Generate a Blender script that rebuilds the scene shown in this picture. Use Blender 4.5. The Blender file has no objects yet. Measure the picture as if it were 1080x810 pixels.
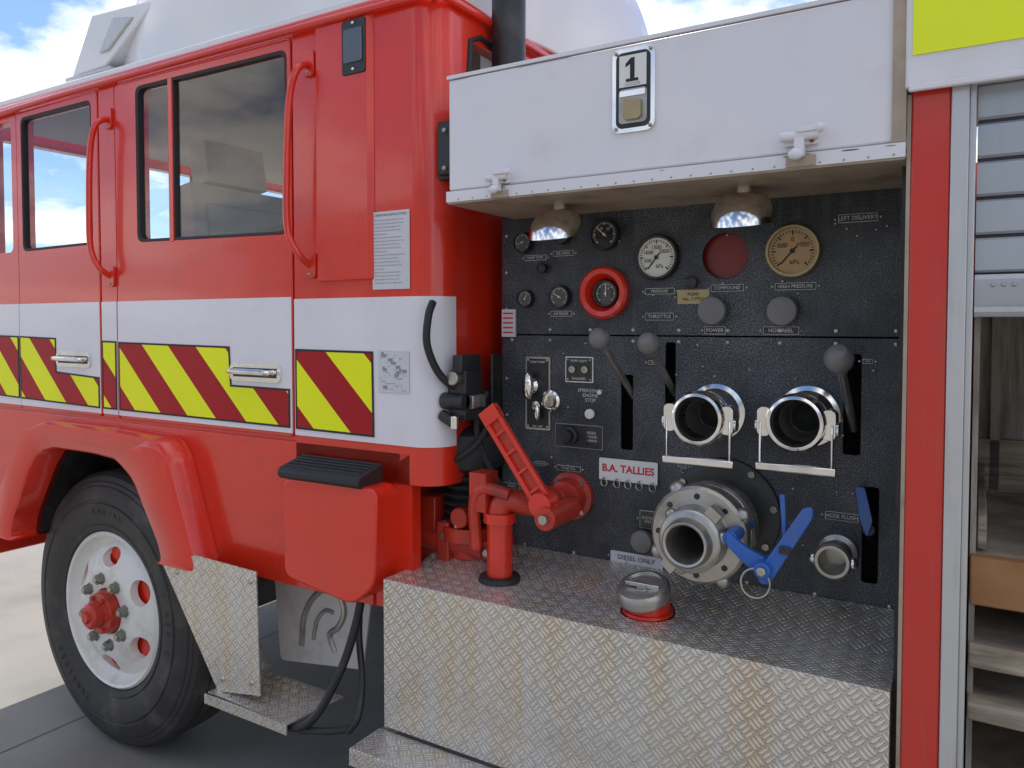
import bpy, bmesh, math, random
from mathutils import Vector, Matrix, Euler
random.seed(4)
sc=bpy.context.scene
col=sc.collection
rad=math.radians
pi=math.pi

# ------------------------------------------------------------------ materials
def new_mat(name):
    m=bpy.data.materials.new(name); m.use_nodes=True
    nt=m.node_tree; b=nt.nodes["Principled BSDF"]
    return m,nt,b
def mth(nt,op,a,b=None,c=None):
    n=nt.nodes.new("ShaderNodeMath"); n.operation=op
    for i,v in enumerate((a,b,c)):
        if v is None: continue
        if isinstance(v,(int,float)): n.inputs[i].default_value=v
        else: nt.links.new(v,n.inputs[i])
    return n.outputs[0]
def noise(nt,vec,scale,detail=3,rough=.55):
    n=nt.nodes.new("ShaderNodeTexNoise"); n.inputs["Scale"].default_value=scale
    n.inputs["Detail"].default_value=detail; n.inputs["Roughness"].default_value=rough
    if vec is not None: nt.links.new(vec,n.inputs["Vector"])
    return n.outputs["Fac"]
def ramp(nt,fac,p0,p1,c0=(0,0,0,1),c1=(1,1,1,1)):
    r=nt.nodes.new("ShaderNodeValToRGB"); e=r.color_ramp.elements
    e[0].position=p0;e[1].position=p1;e[0].color=c0;e[1].color=c1
    nt.links.new(fac,r.inputs[0]); return r.outputs[0]
def mixc(nt,fac,a,b,mode='MIX'):
    n=nt.nodes.new("ShaderNodeMix"); n.data_type='RGBA'; n.blend_type=mode
    for s,v in ((n.inputs[0],fac),(n.inputs[6],a),(n.inputs[7],b)):
        if isinstance(v,(int,float)): s.default_value=v
        elif isinstance(v,tuple): s.default_value=v
        else: nt.links.new(v,s)
    return n.outputs[2]
def c4(c): return (c[0],c[1],c[2],1)
def texco(nt,which="Object"):
    t=nt.nodes.new("ShaderNodeTexCoord"); return t.outputs[which]
def geopos(nt):
    g=nt.nodes.new("ShaderNodeNewGeometry"); return g.outputs["Position"]
def stretch(nt,vec,s):
    m=nt.nodes.new("ShaderNodeMapping"); m.inputs["Scale"].default_value=s
    nt.links.new(vec,m.inputs[0]); return m.outputs[0]
def mat(name,colr,rough=.4,metal=0,coat=0,var=.15,scale=6,bump=0,bscale=60,dirt=0,dcol=(.12,.10,.08),streak=False,rvar=.1):
    m,nt,b=new_mat(name)
    p=geopos(nt)
    n1=noise(nt,p,scale,3)
    dark=tuple(x*(1-var) for x in colr); lite=tuple(min(1,x*(1+var*.6)) for x in colr)
    c=mixc(nt,n1,c4(dark),c4(lite))
    if dirt:
        q=stretch(nt,p,(14,14,1.2)) if streak else p
        n2=ramp(nt,noise(nt,q,2.2 if streak else 9,4,.65),.52,.78)
        c=mixc(nt,mth(nt,'MULTIPLY',n2,dirt),c,c4(dcol))
    nt.links.new(c,b.inputs["Base Color"])
    b.inputs["Metallic"].default_value=metal
    r=mth(nt,'ADD',mth(nt,'MULTIPLY',n1,rvar*2),rough-rvar)
    nt.links.new(r,b.inputs["Roughness"])
    b.inputs["Coat Weight"].default_value=coat; b.inputs["Coat Roughness"].default_value=.06
    if bump:
        bn=nt.nodes.new("ShaderNodeBump"); bn.inputs["Strength"].default_value=bump; bn.inputs["Distance"].default_value=.002
        nt.links.new(noise(nt,p,bscale,2),bn.inputs["Height"]); nt.links.new(bn.outputs[0],b.inputs["Normal"])
    return m
RED=mat("red_paint",(.74,.028,.009),.28,coat=.5,var=.12,scale=2.3,bump=.05,bscale=6,dirt=.30,dcol=(.34,.045,.028),rvar=.06)
REDM=mat("red_worn_paint",(.56,.036,.016),.42,coat=.2,var=.35,scale=14,bump=.2,bscale=50,dirt=.75,dcol=(.10,.045,.035))
POSTR=mat("red_post_paint",(.60,.032,.020),.4,coat=.2,var=.15,scale=6,bump=.1,bscale=40,dirt=.45,dcol=(.32,.12,.09),streak=True)
DRED=mat("dark_red_disc",(.22,.006,.008),.4,coat=.2,var=.2,scale=20)
WHITE=mat("white_vinyl",(.78,.745,.79),.34,coat=.3,var=.05,scale=3,dirt=.16,dcol=(.5,.47,.48),rvar=.04)
WPAINT=mat("white_locker_paint",(.76,.735,.765),.34,coat=.25,var=.06,scale=3,dirt=.20,dcol=(.50,.44,.38),bump=.04,bscale=6)
CREAM=mat("cream_trim",(.42,.34,.25),.5,var=.3,scale=20,dirt=.85,dcol=(.18,.085,.04))
RUST=mat("rust_stain",(.28,.13,.06),.8,var=.5,scale=60)
ROOFW=mat("white_roof_gelcoat",(.80,.80,.80),.3,coat=.3,var=.03,scale=3)
BLK=mat("black_rubber",(.024,.024,.026),.6,var=.3,scale=12,bump=.2,bscale=80)
TYRE=mat("tyre_rubber",(.040,.038,.036),.62,var=.3,scale=10,bump=.25,bscale=120,dirt=.8,dcol=(.125,.112,.098))
BLKM=mat("black_metal",(.022,.022,.024),.4,var=.3,scale=20,dirt=.5,dcol=(.10,.09,.08))
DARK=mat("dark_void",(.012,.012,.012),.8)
CHROME=mat("chrome",(.86,.84,.80),.15,metal=1,var=.14,scale=24,dirt=.35,dcol=(.26,.22,.17),rvar=.08)
STEEL=mat("cast_alloy",(.48,.46,.42),.36,metal=.85,var=.32,scale=25,bump=.35,bscale=120,dirt=.7,dcol=(.14,.115,.09))
ALU=mat("brushed_aluminium",(.58,.58,.58),.42,metal=.55,var=.12,scale=9,dirt=.5,dcol=(.34,.32,.30),streak=True)
SLAT=mat("grey_shutter_slat",(.43,.46,.49),.42,metal=.45,var=.10,scale=5,dirt=.35,dcol=(.30,.31,.32),streak=True)
GREYK=mat("grey_knob_plastic",(.19,.185,.18),.45,var=.25,scale=30)
BLUE=mat("blue_valve_paint",(.02,.12,.46),.4,coat=.2,var=.25,scale=30,dirt=.85,dcol=(.12,.13,.15))
RIMW=mat("wheel_white_paint",(.80,.785,.74),.42,var=.1,scale=8,dirt=.6,dcol=(.42,.31,.22))
NUTG=mat("wheel_nut_grey",(.26,.28,.23),.45,metal=.5,var=.3,scale=40)
FACEW=mat("gauge_face_white",(.78,.76,.68),.5,var=.08,scale=40)
FACEB=mat("gauge_face_brown",(.52,.33,.15),.5,var=.35,scale=30)
FACEK=mat("gauge_face_black",(.03,.03,.032),.3,var=.3,scale=40)
INK=mat("black_ink",(.015,.015,.015),.6)
GREYINK=mat("grey_ink",(.28,.28,.30),.6)
WINK=mat("white_ink",(.75,.75,.72),.6,var=.05)
TINK=mat("worn_label_ink",(.66,.66,.63),.6,var=.45,scale=60)
REDINK=mat("red_ink",(.62,.02,.03),.5,var=.05)
PAPER=mat("paper_sticker",(.62,.62,.64),.5,var=.08,scale=12)
BRASS=mat("brass_plate",(.42,.33,.18),.4,metal=.6,var=.2,scale=30)
YEL=mat("fluorescent_yellow",(.86,.95,.01),.4,var=.04)
SEATM=mat("grey_upholstery",(.62,.56,.49),.85,var=.15,scale=14,bump=.4,bscale=90)
LINING=mat("interior_trim",(.42,.40,.37),.8,var=.2,scale=5)
TIMB=mat("brown_timber",(.36,.17,.065),.7,var=.5,scale=12,bump=.4,bscale=40,dirt=.5,dcol=(.06,.04,.03))
WHITEPL=mat("white_plastic_flap",(.62,.61,.58),.5,var=.1,scale=6,dirt=.5,dcol=(.3,.27,.23))
REFL=mat("lamp_lens",(.10,.11,.12),.2,coat=.8,var=.1)

def panel_mat():
    m,nt,b=new_mat("hammered_black_panel"); p=geopos(nt)
    big=ramp(nt,noise(nt,p,4,4,.7),.36,.68)
    fine=ramp(nt,noise(nt,p,300,1,.5),.48,.62)
    drip=ramp(nt,noise(nt,stretch(nt,p,(30,30,2.0)),1.6,3,.6),.56,.74)
    c=mixc(nt,big,(.012,.015,.020,1),(.040,.046,.056,1))
    c=mixc(nt,mth(nt,'MULTIPLY',drip,.22),c,(.16,.155,.15,1))
    c=mixc(nt,mth(nt,'MULTIPLY',fine,mth(nt,'ADD',mth(nt,'MULTIPLY',big,.8),.16)),c,(.20,.21,.235,1))
    nt.links.new(c,b.inputs["Base Color"]); nt.links.new(mth(nt,'ADD',.30,mth(nt,'MULTIPLY',drip,.2)),b.inputs["Roughness"])
    bn=nt.nodes.new("ShaderNodeBump"); bn.inputs["Strength"].default_value=.55; bn.inputs["Distance"].default_value=.001
    nt.links.new(fine,bn.inputs["Height"]); nt.links.new(bn.outputs[0],b.inputs["Normal"])
    return m
PANEL=panel_mat()

def chequer_mat():
    m,nt,b=new_mat("aluminium_chequer_plate")
    uv=texco(nt,"UV"); mp=nt.nodes.new("ShaderNodeMapping"); nt.links.new(uv,mp.inputs[0])
    mp.inputs["Rotation"].default_value=(0,0,rad(45)); mp.inputs["Scale"].default_value=(36,36,36)
    sp=nt.nodes.new("ShaderNodeSeparateXYZ"); nt.links.new(mp.outputs[0],sp.inputs[0])
    x,y=sp.outputs[0],sp.outputs[1]
    fx,fy=mth(nt,'FLOOR',x),mth(nt,'FLOOR',y)
    par=mth(nt,'FLOORED_MODULO',mth(nt,'ADD',fx,fy),2.0)
    ax=mth(nt,'SUBTRACT',mth(nt,'FRACT',x),.5); ay=mth(nt,'SUBTRACT',mth(nt,'FRACT',y),.5)
    inv=mth(nt,'SUBTRACT',1.0,par)
    A=mth(nt,'ADD',mth(nt,'MULTIPLY',ax,par),mth(nt,'MULTIPLY',ay,inv))
    Bv=mth(nt,'ADD',mth(nt,'MULTIPLY',ay,par),mth(nt,'MULTIPLY',ax,inv))
    B3=mth(nt,'SUBTRACT',mth(nt,'FRACT',mth(nt,'ADD',mth(nt,'MULTIPLY',Bv,3.0),.5)),.5)
    h=mth(nt,'SUBTRACT',1.0,mth(nt,'ADD',mth(nt,'POWER',mth(nt,'DIVIDE',mth(nt,'ABSOLUTE',A),.46),2.0),mth(nt,'POWER',mth(nt,'DIVIDE',mth(nt,'ABSOLUTE',B3),.34),2.0)))
    h=mth(nt,'MINIMUM',mth(nt,'MAXIMUM',mth(nt,'MULTIPLY',h,2.5),0.0),1.0)
    p=geopos(nt)
    n1=noise(nt,p,3.5,5,.65); n2=ramp(nt,noise(nt,stretch(nt,p,(7,7,.9)),2.2,5,.65),.44,.66)
    n3=ramp(nt,noise(nt,p,14,4,.7),.55,.75)
    c=mixc(nt,n1,(.44,.41,.36,1),(.76,.735,.69,1))
    c=mixc(nt,mth(nt,'MULTIPLY',n2,.62),c,(.60,.43,.22,1))  # warm streaks: rust stains, with warm reflections painted in too
    c=mixc(nt,mth(nt,'MULTIPLY',n3,.5),c,(.24,.215,.18,1))
    c=mixc(nt,mth(nt,'MULTIPLY',h,.55),c,(.96,.94,.90,1))  # bars painted paler, for the light they catch
    nt.links.new(c,b.inputs["Base Color"]); b.inputs["Metallic"].default_value=.68
    r=mth(nt,'ADD',.28,mth(nt,'MULTIPLY',n1,.32))
    r=mth(nt,'SUBTRACT',r,mth(nt,'MULTIPLY',h,.16)); nt.links.new(r,b.inputs["Roughness"])
    bn=nt.nodes.new("ShaderNodeBump"); bn.inputs["Strength"].default_value=1.0; bn.inputs["Distance"].default_value=.0028
    nt.links.new(mth(nt,'ADD',h,mth(nt,'MULTIPLY',n1,2.6)),bn.inputs["Height"]); nt.links.new(bn.outputs[0],b.inputs["Normal"])
    return m
CHEQ=chequer_mat()

def chevron_mat():
    m,nt,b=new_mat("red_yellow_chevron"); p=geopos(nt)
    sp=nt.nodes.new("ShaderNodeSeparateXYZ"); nt.links.new(p,sp.inputs[0])
    s=mth(nt,'ADD',sp.outputs[0],mth(nt,'MULTIPLY',sp.outputs[2],1.05))
    f=mth(nt,'FRACT',mth(nt,'DIVIDE',mth(nt,'ADD',s,28-.08+.07),.28))
    k=mth(nt,'LESS_THAN',f,.5)
    n=noise(nt,p,5,3)
    rr=mixc(nt,n,(.34,.003,.008,1),(.43,.006,.012,1)); yy=mixc(nt,n,(.82,.86,.004,1),(.92,.96,.008,1))
    nt.links.new(mixc(nt,k,rr,yy),b.inputs["Base Color"]); b.inputs["Roughness"].default_value=.5; b.inputs["Specular IOR Level"].default_value=.3
    return m
CHEV=chevron_mat()

def wood_mat(name,ca,cb,horizontal=True):
    m,nt,b=new_mat(name); p=geopos(nt)
    q=stretch(nt,p,(2,2,26) if horizontal else (26,2,2))
    n=noise(nt,q,2.5,5,.65); n2=noise(nt,p,4,3)
    c=mixc(nt,ramp(nt,n,.35,.65),c4(ca),c4(cb)); c=mixc(nt,mth(nt,'MULTIPLY',ramp(nt,n2,.45,.7),.6),c,(.10,.08,.06,1))
    nt.links.new(c,b.inputs["Base Color"]); b.inputs["Roughness"].default_value=.75
    return m
WOOD=wood_mat("weathered_plywood",(.20,.155,.11),(.50,.42,.33))
WOODV=wood_mat("weathered_backing_board",(.22,.19,.16),(.44,.40,.35),False)

def glass_mat(name,tint,base=.05,edge=.55):
    m=bpy.data.materials.new(name); m.use_nodes=True; nt=m.node_tree; nt.nodes.clear()
    o=nt.nodes.new("ShaderNodeOutputMaterial"); mx=nt.nodes.new("ShaderNodeMixShader")
    t=nt.nodes.new("ShaderNodeBsdfTransparent"); g=nt.nodes.new("ShaderNodeBsdfGlossy"); f=nt.nodes.new("ShaderNodeLayerWeight")
    f.inputs[0].default_value=.5
    t.inputs[0].default_value=c4(tint); g.inputs["Roughness"].default_value=.01
    nt.links.new(mth(nt,'ADD',mth(nt,'MULTIPLY',mth(nt,'POWER',f.outputs["Facing"],4.0),edge),base),mx.inputs[0]); nt.links.new(t.outputs[0],mx.inputs[1]); nt.links.new(g.outputs[0],mx.inputs[2])
    nt.links.new(mx.outputs[0],o.inputs[0]); return m
GLASS=glass_mat("window_glass",(.93,.95,.93),.06)
GGL=glass_mat("gauge_glass",(.98,.98,.97),.03,.3)

def concrete():
    m,nt,b=new_mat("concrete_ground"); p=geopos(nt)
    n=noise(nt,p,1.2,5,.65); n2=noise(nt,p,45,3,.6)
    c=mixc(nt,n,(.20,.19,.17,1),(.33,.315,.285,1)); c=mixc(nt,mth(nt,'MULTIPLY',n2,.4),c,(.17,.16,.145,1))
    stain=ramp(nt,noise(nt,p,.9,4),.50,.64); c=mixc(nt,mth(nt,'MULTIPLY',stain,.45),c,(.12,.11,.10,1))
    sp=nt.nodes.new("ShaderNodeSeparateXYZ"); nt.links.new(p,sp.inputs[0])
    j=None
    for o,off in ((0,1000.55),(1,1000.9)):
        a=mth(nt,'ABSOLUTE',mth(nt,'SUBTRACT',mth(nt,'FRACT',mth(nt,'DIVIDE',mth(nt,'ADD',sp.outputs[o],off),3.0)),.5))
        l=mth(nt,'LESS_THAN',a,.0022); j=l if j is None else mth(nt,'MAXIMUM',j,l)
    c=mixc(nt,mth(nt,'MULTIPLY',j,.8),c,(.05,.05,.045,1))
    nt.links.new(c,b.inputs["Base Color"]); b.inputs["Roughness"].default_value=.85
    bn=nt.nodes.new("ShaderNodeBump"); bn.inputs["Strength"].default_value=.3; bn.inputs["Distance"].default_value=.004
    nt.links.new(n2,bn.inputs["Height"]); nt.links.new(bn.outputs[0],b.inputs["Normal"])
    return m
CONC=concrete()
BWALL=mat("building_cladding",(.66,.61,.53),.6,var=.08,scale=1)
BDOOR=mat("building_door_grey",(.18,.20,.22),.5,var=.1,scale=1)
BROOF=mat("building_roof_green",(.10,.14,.12),.5,var=.1,scale=1)

# ------------------------------------------------------------------ builder
class B:
    def __init__(s): s.bm=bmesh.new(); s.mats=[]
    def mi(s,m):
        if m not in s.mats: s.mats.append(m)
        return s.mats.index(m)
    def raw(s,vs,fs,m):
        k=s.mi(m); bv=[s.bm.verts.new(v) for v in vs]
        for f in fs:
            try: fc=s.bm.faces.new([bv[i] for i in f]); fc.material_index=k; fc.smooth=True
            except ValueError: pass
        return s
    def box(s,x0,x1,y0,y1,z0,z1,m,M=None):
        vs=[Vector((x,y,z)) for x in (x0,x1) for y in (y0,y1) for z in (z0,z1)]
        if M: vs=[M@v for v in vs]
        return s.raw(vs,[(0,1,3,2),(4,6,7,5),(0,4,5,1),(2,3,7,6),(0,2,6,4),(1,5,7,3)],m)
    def prism(s,poly,y0,y1,m):
        n=len(poly); vs=[(x,y0,z) for x,z in poly]+[(x,y1,z) for x,z in poly]
        return s.raw(vs,[tuple(range(n)),tuple(range(2*n-1,n-1,-1))]+[(i,i+n,(i+1)%n+n,(i+1)%n) for i in range(n)],m)
    def prismx(s,poly,x0,x1,m):
        n=len(poly); vs=[(x0,y,z) for y,z in poly]+[(x1,y,z) for y,z in poly]
        return s.raw(vs,[tuple(range(n)),tuple(range(2*n-1,n-1,-1))]+[(i,i+n,(i+1)%n+n,(i+1)%n) for i in range(n)],m)
    def prismz(s,poly,z0,z1,m):
        n=len(poly); vs=[(x,y,z0) for x,y in poly]+[(x,y,z1) for x,y in poly]
        return s.raw(vs,[tuple(range(n)),tuple(range(2*n-1,n-1,-1))]+[(i,i+n,(i+1)%n+n,(i+1)%n) for i in range(n)],m)
    def sheet(s,poly,y,m):
        return s.raw([(x,y,z) for x,z in poly],[tuple(range(len(poly)))],m)
    def lathe(s,o,ax,prof,m,seg=32,close=False,caps=True):
        o=Vector(o); ax=Vector(ax).normalized(); u=ax.orthogonal().normalized(); w=ax.cross(u)
        vs=[];fs=[]
        for r,h in prof:
            for i in range(seg):
                a=2*pi*i/seg; vs.append(o+ax*h+(u*math.cos(a)+w*math.sin(a))*max(r,1e-5))
        n=len(prof)
        for j in range(n-1 if not close else n):
            for i in range(seg):
                k=(i+1)%seg; jj=(j+1)%n; fs.append((j*seg+i,j*seg+k,jj*seg+k,jj*seg+i))
        if not close and caps:
            fs.append(tuple(range(seg-1,-1,-1))); fs.append(tuple((n-1)*seg+i for i in range(seg)))
        return s.raw(vs,fs,m)
    def cyl(s,p0,p1,r,m,seg=20,r1=None):
        d=Vector(p1)-Vector(p0); return s.lathe(p0,d,[(r,0),(r if r1 is None else r1,d.length)],m,seg)
    def tube(s,pts,r,m,seg=10,sub=6):
        P=[Vector(p) for p in pts]; Q=[]
        for i in range(len(P)-1):
            a=P[max(i-1,0)];b=P[i];c=P[i+1];d=P[min(i+2,len(P)-1)]
            for k in range(sub):
                t=k/sub; Q.append(.5*((2*b)+(c-a)*t+(2*a-5*b+4*c-d)*t*t+(3*b-a-3*c+d)*t**3))
        Q.append(P[-1]); n=len(Q); vs=[];fs=[]
        t0=(Q[1]-Q[0]).normalized(); u=t0.orthogonal().normalized()
        for i in range(n):
            t=(Q[min(i+1,n-1)]-Q[max(i-1,0)]).normalized(); u=(u-t*u.dot(t)).normalized(); w=t.cross(u)
            for k in range(seg):
                a=2*pi*k/seg; vs.append(Q[i]+(u*math.cos(a)+w*math.sin(a))*r)
        for i in range(n-1):
            for k in range(seg):
                l=(k+1)%seg; fs.append((i*seg+k,i*seg+l,(i+1)*seg+l,(i+1)*seg+k))
        fs.append(tuple(range(seg-1,-1,-1))); fs.append(tuple((n-1)*seg+i for i in range(seg)))
        return s.raw(vs,fs,m)
    def ball(s,c,r,m,sx=1,sy=1,sz=1,seg=20):
        vs=[];fs=[];N=12
        for j in range(N+1):
            th=pi*j/N
            for i in range(seg):
                a=2*pi*i/seg; vs.append((c[0]+sx*r*math.sin(th)*math.cos(a),c[1]+sy*r*math.sin(th)*math.sin(a),c[2]+sz*r*math.cos(th)))
        for j in range(N):
            for i in range(seg):
                k=(i+1)%seg; fs.append((j*seg+i,j*seg+k,(j+1)*seg+k,(j+1)*seg+i))
        return s.raw(vs,fs,m)
    def text(s,body,size,x,y,z,m,align='CENTER',M=None,bold=0):
        cu=bpy.data.curves.new("txt",'FONT'); cu.body=body; cu.size=size; cu.align_x=align; cu.align_y='CENTER'; cu.resolution_u=3; cu.offset=bold
        o=bpy.data.objects.new("txt",cu); col.objects.link(o)
        dg=bpy.context.evaluated_depsgraph_get(); me=bpy.data.meshes.new_from_object(o.evaluated_get(dg))
        T=M if M else Matrix.Translation((x,y,z))@Matrix.Rotation(pi/2,4,'X')
        s.raw([T@v.co for v in me.vertices],[tuple(p.vertices) for p in me.polygons],m)
        bpy.data.objects.remove(o); bpy.data.curves.remove(cu); bpy.data.meshes.remove(me)
        return s
WL={}
def boxuv(me,off=Vector((0,0,0))):
    uvl=me.uv_layers.new(name="UVMap") if not me.uv_layers else me.uv_layers[0]
    for p in me.polygons:
        n=p.normal; ax=max(range(3),key=lambda i:abs(n[i]))
        for li in p.loop_indices:
            v=me.vertices[me.loops[li].vertex_index].co+off
            uvl.data[li].uv=((v.y,v.z),(v.x,v.z),(v.x,v.y))[ax]
        p.use_smooth=True
def fin(b,name,parent=None,bevel=0,cut=None,label=None,category=None,kind=None,segs=2,angle=35,weld=True,extra=None):
    bm=b.bm
    if weld: bmesh.ops.remove_doubles(bm,verts=bm.verts,dist=1e-5)
    bmesh.ops.recalc_face_normals(bm,faces=bm.faces)
    me=bpy.data.meshes.new(name); bm.to_mesh(me); bm.free()
    for m in b.mats: me.materials.append(m)
    ob=bpy.data.objects.new(name,me); col.objects.link(ob)
    if cut:
        for cb in cut:
            cm=bpy.data.meshes.new("c"); bmesh.ops.recalc_face_normals(cb.bm,faces=cb.bm.faces); cb.bm.to_mesh(cm); cb.bm.free()
            for m in cb.mats: cm.materials.append(m)
            co_=bpy.data.objects.new("c",cm); col.objects.link(co_)
            md=ob.modifiers.new("b",'BOOLEAN'); md.object=co_; md.operation='DIFFERENCE'; md.solver='EXACT'
            dg=bpy.context.evaluated_depsgraph_get(); dg.update()
            nm=bpy.data.meshes.new_from_object(ob.evaluated_get(dg)); ob.modifiers.clear(); ob.data=nm; nm.name=name
            bpy.data.objects.remove(co_); bpy.data.meshes.remove(cm)
        me=ob.data
    if extra:   # add loose fixings belonging to the same part
        bmesh.ops.recalc_face_normals(extra.bm,faces=extra.bm.faces)
        em=bpy.data.meshes.new("e"); extra.bm.to_mesh(em); extra.bm.free()
        n0=len(me.materials)
        for m in extra.mats: me.materials.append(m)
        for p in em.polygons: p.material_index+=n0
        k=bmesh.new(); k.from_mesh(me); k.from_mesh(em); k.to_mesh(me); k.free(); bpy.data.meshes.remove(em)
    c=Vector((0,0,0))
    if len(me.vertices):
        xs=[v.co for v in me.vertices]
        c=Vector([(min(v[i] for v in xs)+max(v[i] for v in xs))/2 for i in range(3)])
    boxuv(me)
    for v in me.vertices: v.co-=c
    me.set_sharp_from_angle(angle=rad(angle))
    pc=WL[parent.name] if parent else Vector((0,0,0))
    ob.location=c-pc; WL[ob.name]=c
    if parent: ob.parent=parent
    if bevel:
        md=ob.modifiers.new("bevel",'BEVEL'); md.width=bevel; md.segments=segs; md.limit_method='ANGLE'; md.angle_limit=rad(40); md.harden_normals=False
    if label: ob["label"]=label
    if category: ob["category"]=category
    if kind: ob["kind"]=kind
    return ob
def empty(name,loc,label,category):
    e=bpy.data.objects.new(name,None); col.objects.link(e); e.location=loc; e.empty_display_size=.3
    e["label"]=label; e["category"]=category; WL[e.name]=Vector(loc); return e
def rrect(x0,x1,z0,z1,r,n=6):
    pts=[]
    for cx,cz,a0 in ((x1-r,z1-r,0),(x0+r,z1-r,90),(x0+r,z0+r,180),(x1-r,z0+r,270)):
        for i in range(n+1):
            a=rad(a0+90*i/n); pts.append((cx+r*math.cos(a),cz+r*math.sin(a)))
    return pts
def rquad(q,r,n=5):
    out=[]; N=len(q)
    for i in range(N):
        p=Vector(q[i]); a=(Vector(q[i-1])-p).normalized(); c=(Vector(q[(i+1)%N])-p).normalized()
        s=p+a*r; e=p+c*r
        for k in range(n+1):
            t=k/n; v=s*(1-t)**2+p*2*t*(1-t)+e*t*t; out.append((v.x,v.y))
    return out

truck=empty("fire_truck",(-1.5,1.2,0),"red and white crew-cab fire truck with black pump control panel","fire truck")

# ------------------------------------------------------------------ cab shell
Yc=.08
winR=rquad([(-2.435,1.858),(-1.72,1.842),(-1.715,2.368),(-2.435,2.375)],.028)
winF=rquad([(-3.17,1.862),(-2.70,1.865),(-2.70,2.372),(-3.17,2.372)],.028)
winQ=rquad([(-3.50,1.862),(-3.25,1.862),(-3.25,2.372),(-3.42,2.372)],.03)
arch_in=rquad([(-3.24,.50),(-3.18,.80),(-3.01,1.06),(-2.90,1.135),(-2.49,1.13),(-2.38,1.08),(-2.25,.83),(-2.22,.50)],.06)
def cutter(poly,y0,y1,m=RED): return B().prism(poly,y0,y1,m)
b=B(); b.box(-3.55,-1.27,.088,.125,.81,2.42,RED)
fin(b,"cab_side",truck,cut=[cutter(winR,0,.3),cutter(winF,0,.3),cutter(winQ,0,.3),cutter(arch_in,0,.3)])
b=B(); b.box(-2.655,-2.562,Yc,.088,1.25,2.42,RED); fin(b,"cab_pillar",truck,bevel=.002)
b=B(); b.prism([(-3.55,1.25),(-3.21,1.25),(-3.21,2.42),(-3.46,2.42),(-3.55,1.86)],Yc,.088,RED); fin(b,"cab_front_quarter",truck,bevel=.002,cut=[cutter(winQ,0,.3)])
foot=[(-1.693,Yc)]+[(-1.26+.08*math.sin(rad(a)),.16-.08*math.cos(rad(a))) for a in range(0,91,9)]+[(-1.18,2.1),(-1.22,2.1)]+[(-1.22,.16)]+[(-1.26+.04*math.sin(rad(a)),.16-.04*math.cos(rad(a))) for a in range(90,-1,-15)]+[(-1.693,.12)]
b=B(); b.prismz(foot,1.155,2.42,RED)
fin(b,"cab_rear_corner",truck,bevel=.002,cut=[B().box(-1.3,-1.1,.23,1.9,2.0,2.34,RED)])
b=B()
b.prismz([(-1.60,.078),(-1.585,.066),(-1.40,.066),(-1.385,.078),(-1.385,.084),(-1.60,.084)],1.70,2.40,RED)
fin(b,"pillar_pressing",truck,bevel=.005,segs=3)
b=B()
for y in (.40,.55): b.box(-1.185,-1.165,y,y+.03,1.2,1.98,RED)
fin(b,"rear_wall_rib",truck,bevel=.004)
b=B(); b.raw([(-1.2,.23,2.0),(-1.2,1.9,2.0),(-1.2,1.9,2.34),(-1.2,.23,2.34)],[(0,1,2,3)],GLASS); fin(b,"rear_window",truck)
b=B(); b.tube([(-1.178,.23,2.0),(-1.178,.23,2.34),(-1.178,.5,2.34),(-1.178,1.9,2.34)],.008,BLK,sub=2); fin(b,"window_seal",truck)
low=[(-3.55,1.238),(-3.55,.81),(-1.40,.81),(-1.40,1.155),(-1.27,1.155),(-1.27,1.238)]
b=B(); b.prism(low,Yc,.088,RED); fin(b,"cab_lower_skin",truck,bevel=.002,cut=[cutter(arch_in,0,.3)])
def door(x0,x1,win,hx0,hx1,hz,split=None):
    b=B(); b.prism(rquad([(x0,1.25),(x1,1.25),(x1,2.40),(x0,2.40)],.02),Yc-.002,.0875,RED)
    d=fin(b,"door",truck,bevel=.0025,cut=[cutter(win,0,.3)])
    cx=sum(p[0] for p in win)/len(win); cz=sum(p[1] for p in win)/len(win)
    b=B(); inn=[(cx+(x-cx)*(1-.010/abs(.36)),cz+(z-cz)*(1-.008/.26)) for x,z in win]; n=len(win)
    vs=[(x,.077,z) for x,z in win]+[(x,.080,z) for x,z in inn]+[(x,.10,z) for x,z in inn]+[(x,.10,z) for x,z in win]
    fs=[]
    for i in range(n):
        k=(i+1)%n
        for l in range(4): m_=(l+1)%4; fs.append((l*n+i,l*n+k,m_*n+k,m_*n+i))
    b.raw(vs,fs,BLK); fin(b,"window_seal",d)
    b=B(); b.sheet(inn,.091,GLASS); fin(b,"window",d)
    if split:
        b=B(); b.box(split-.011,split+.011,.076,.10,1.848,2.375,RED); b.box(split+.011,split+.016,.079,.10,1.85,2.372,BLK); b.box(split-.016,split-.011,.079,.10,1.85,2.372,BLK); fin(b,"window_divider",d,bevel=.002)
    b=B(); b.prism(rrect(hx0-.012,hx1+.012,hz-.03,hz+.026,.02),.070,.0775,CHROME)
    b.box(hx0+.005,hx1-.005,.069,.0705,hz-.016,hz+.012,BLKM)
    b.tube([(hx0+.012,.07,hz),(hx0+.02,.045,hz+.002),(hx1-.05,.042,hz+.002),(hx1-.02,.046,hz),(hx1-.012,.07,hz)],.0085,CHROME)
    fin(b,"handle",d,bevel=.001)
    return d
dR=door(-2.556,-1.70,winR,-1.955,-1.755,1.436,split=-2.25)
dF=door(-3.205,-2.662,winF,-2.93,-2.73,1.452)
b=B(); b.sheet(winQ,.094,GLASS); fin(b,"quarter_window",truck)
z0,z1=1.262,1.658
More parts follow.
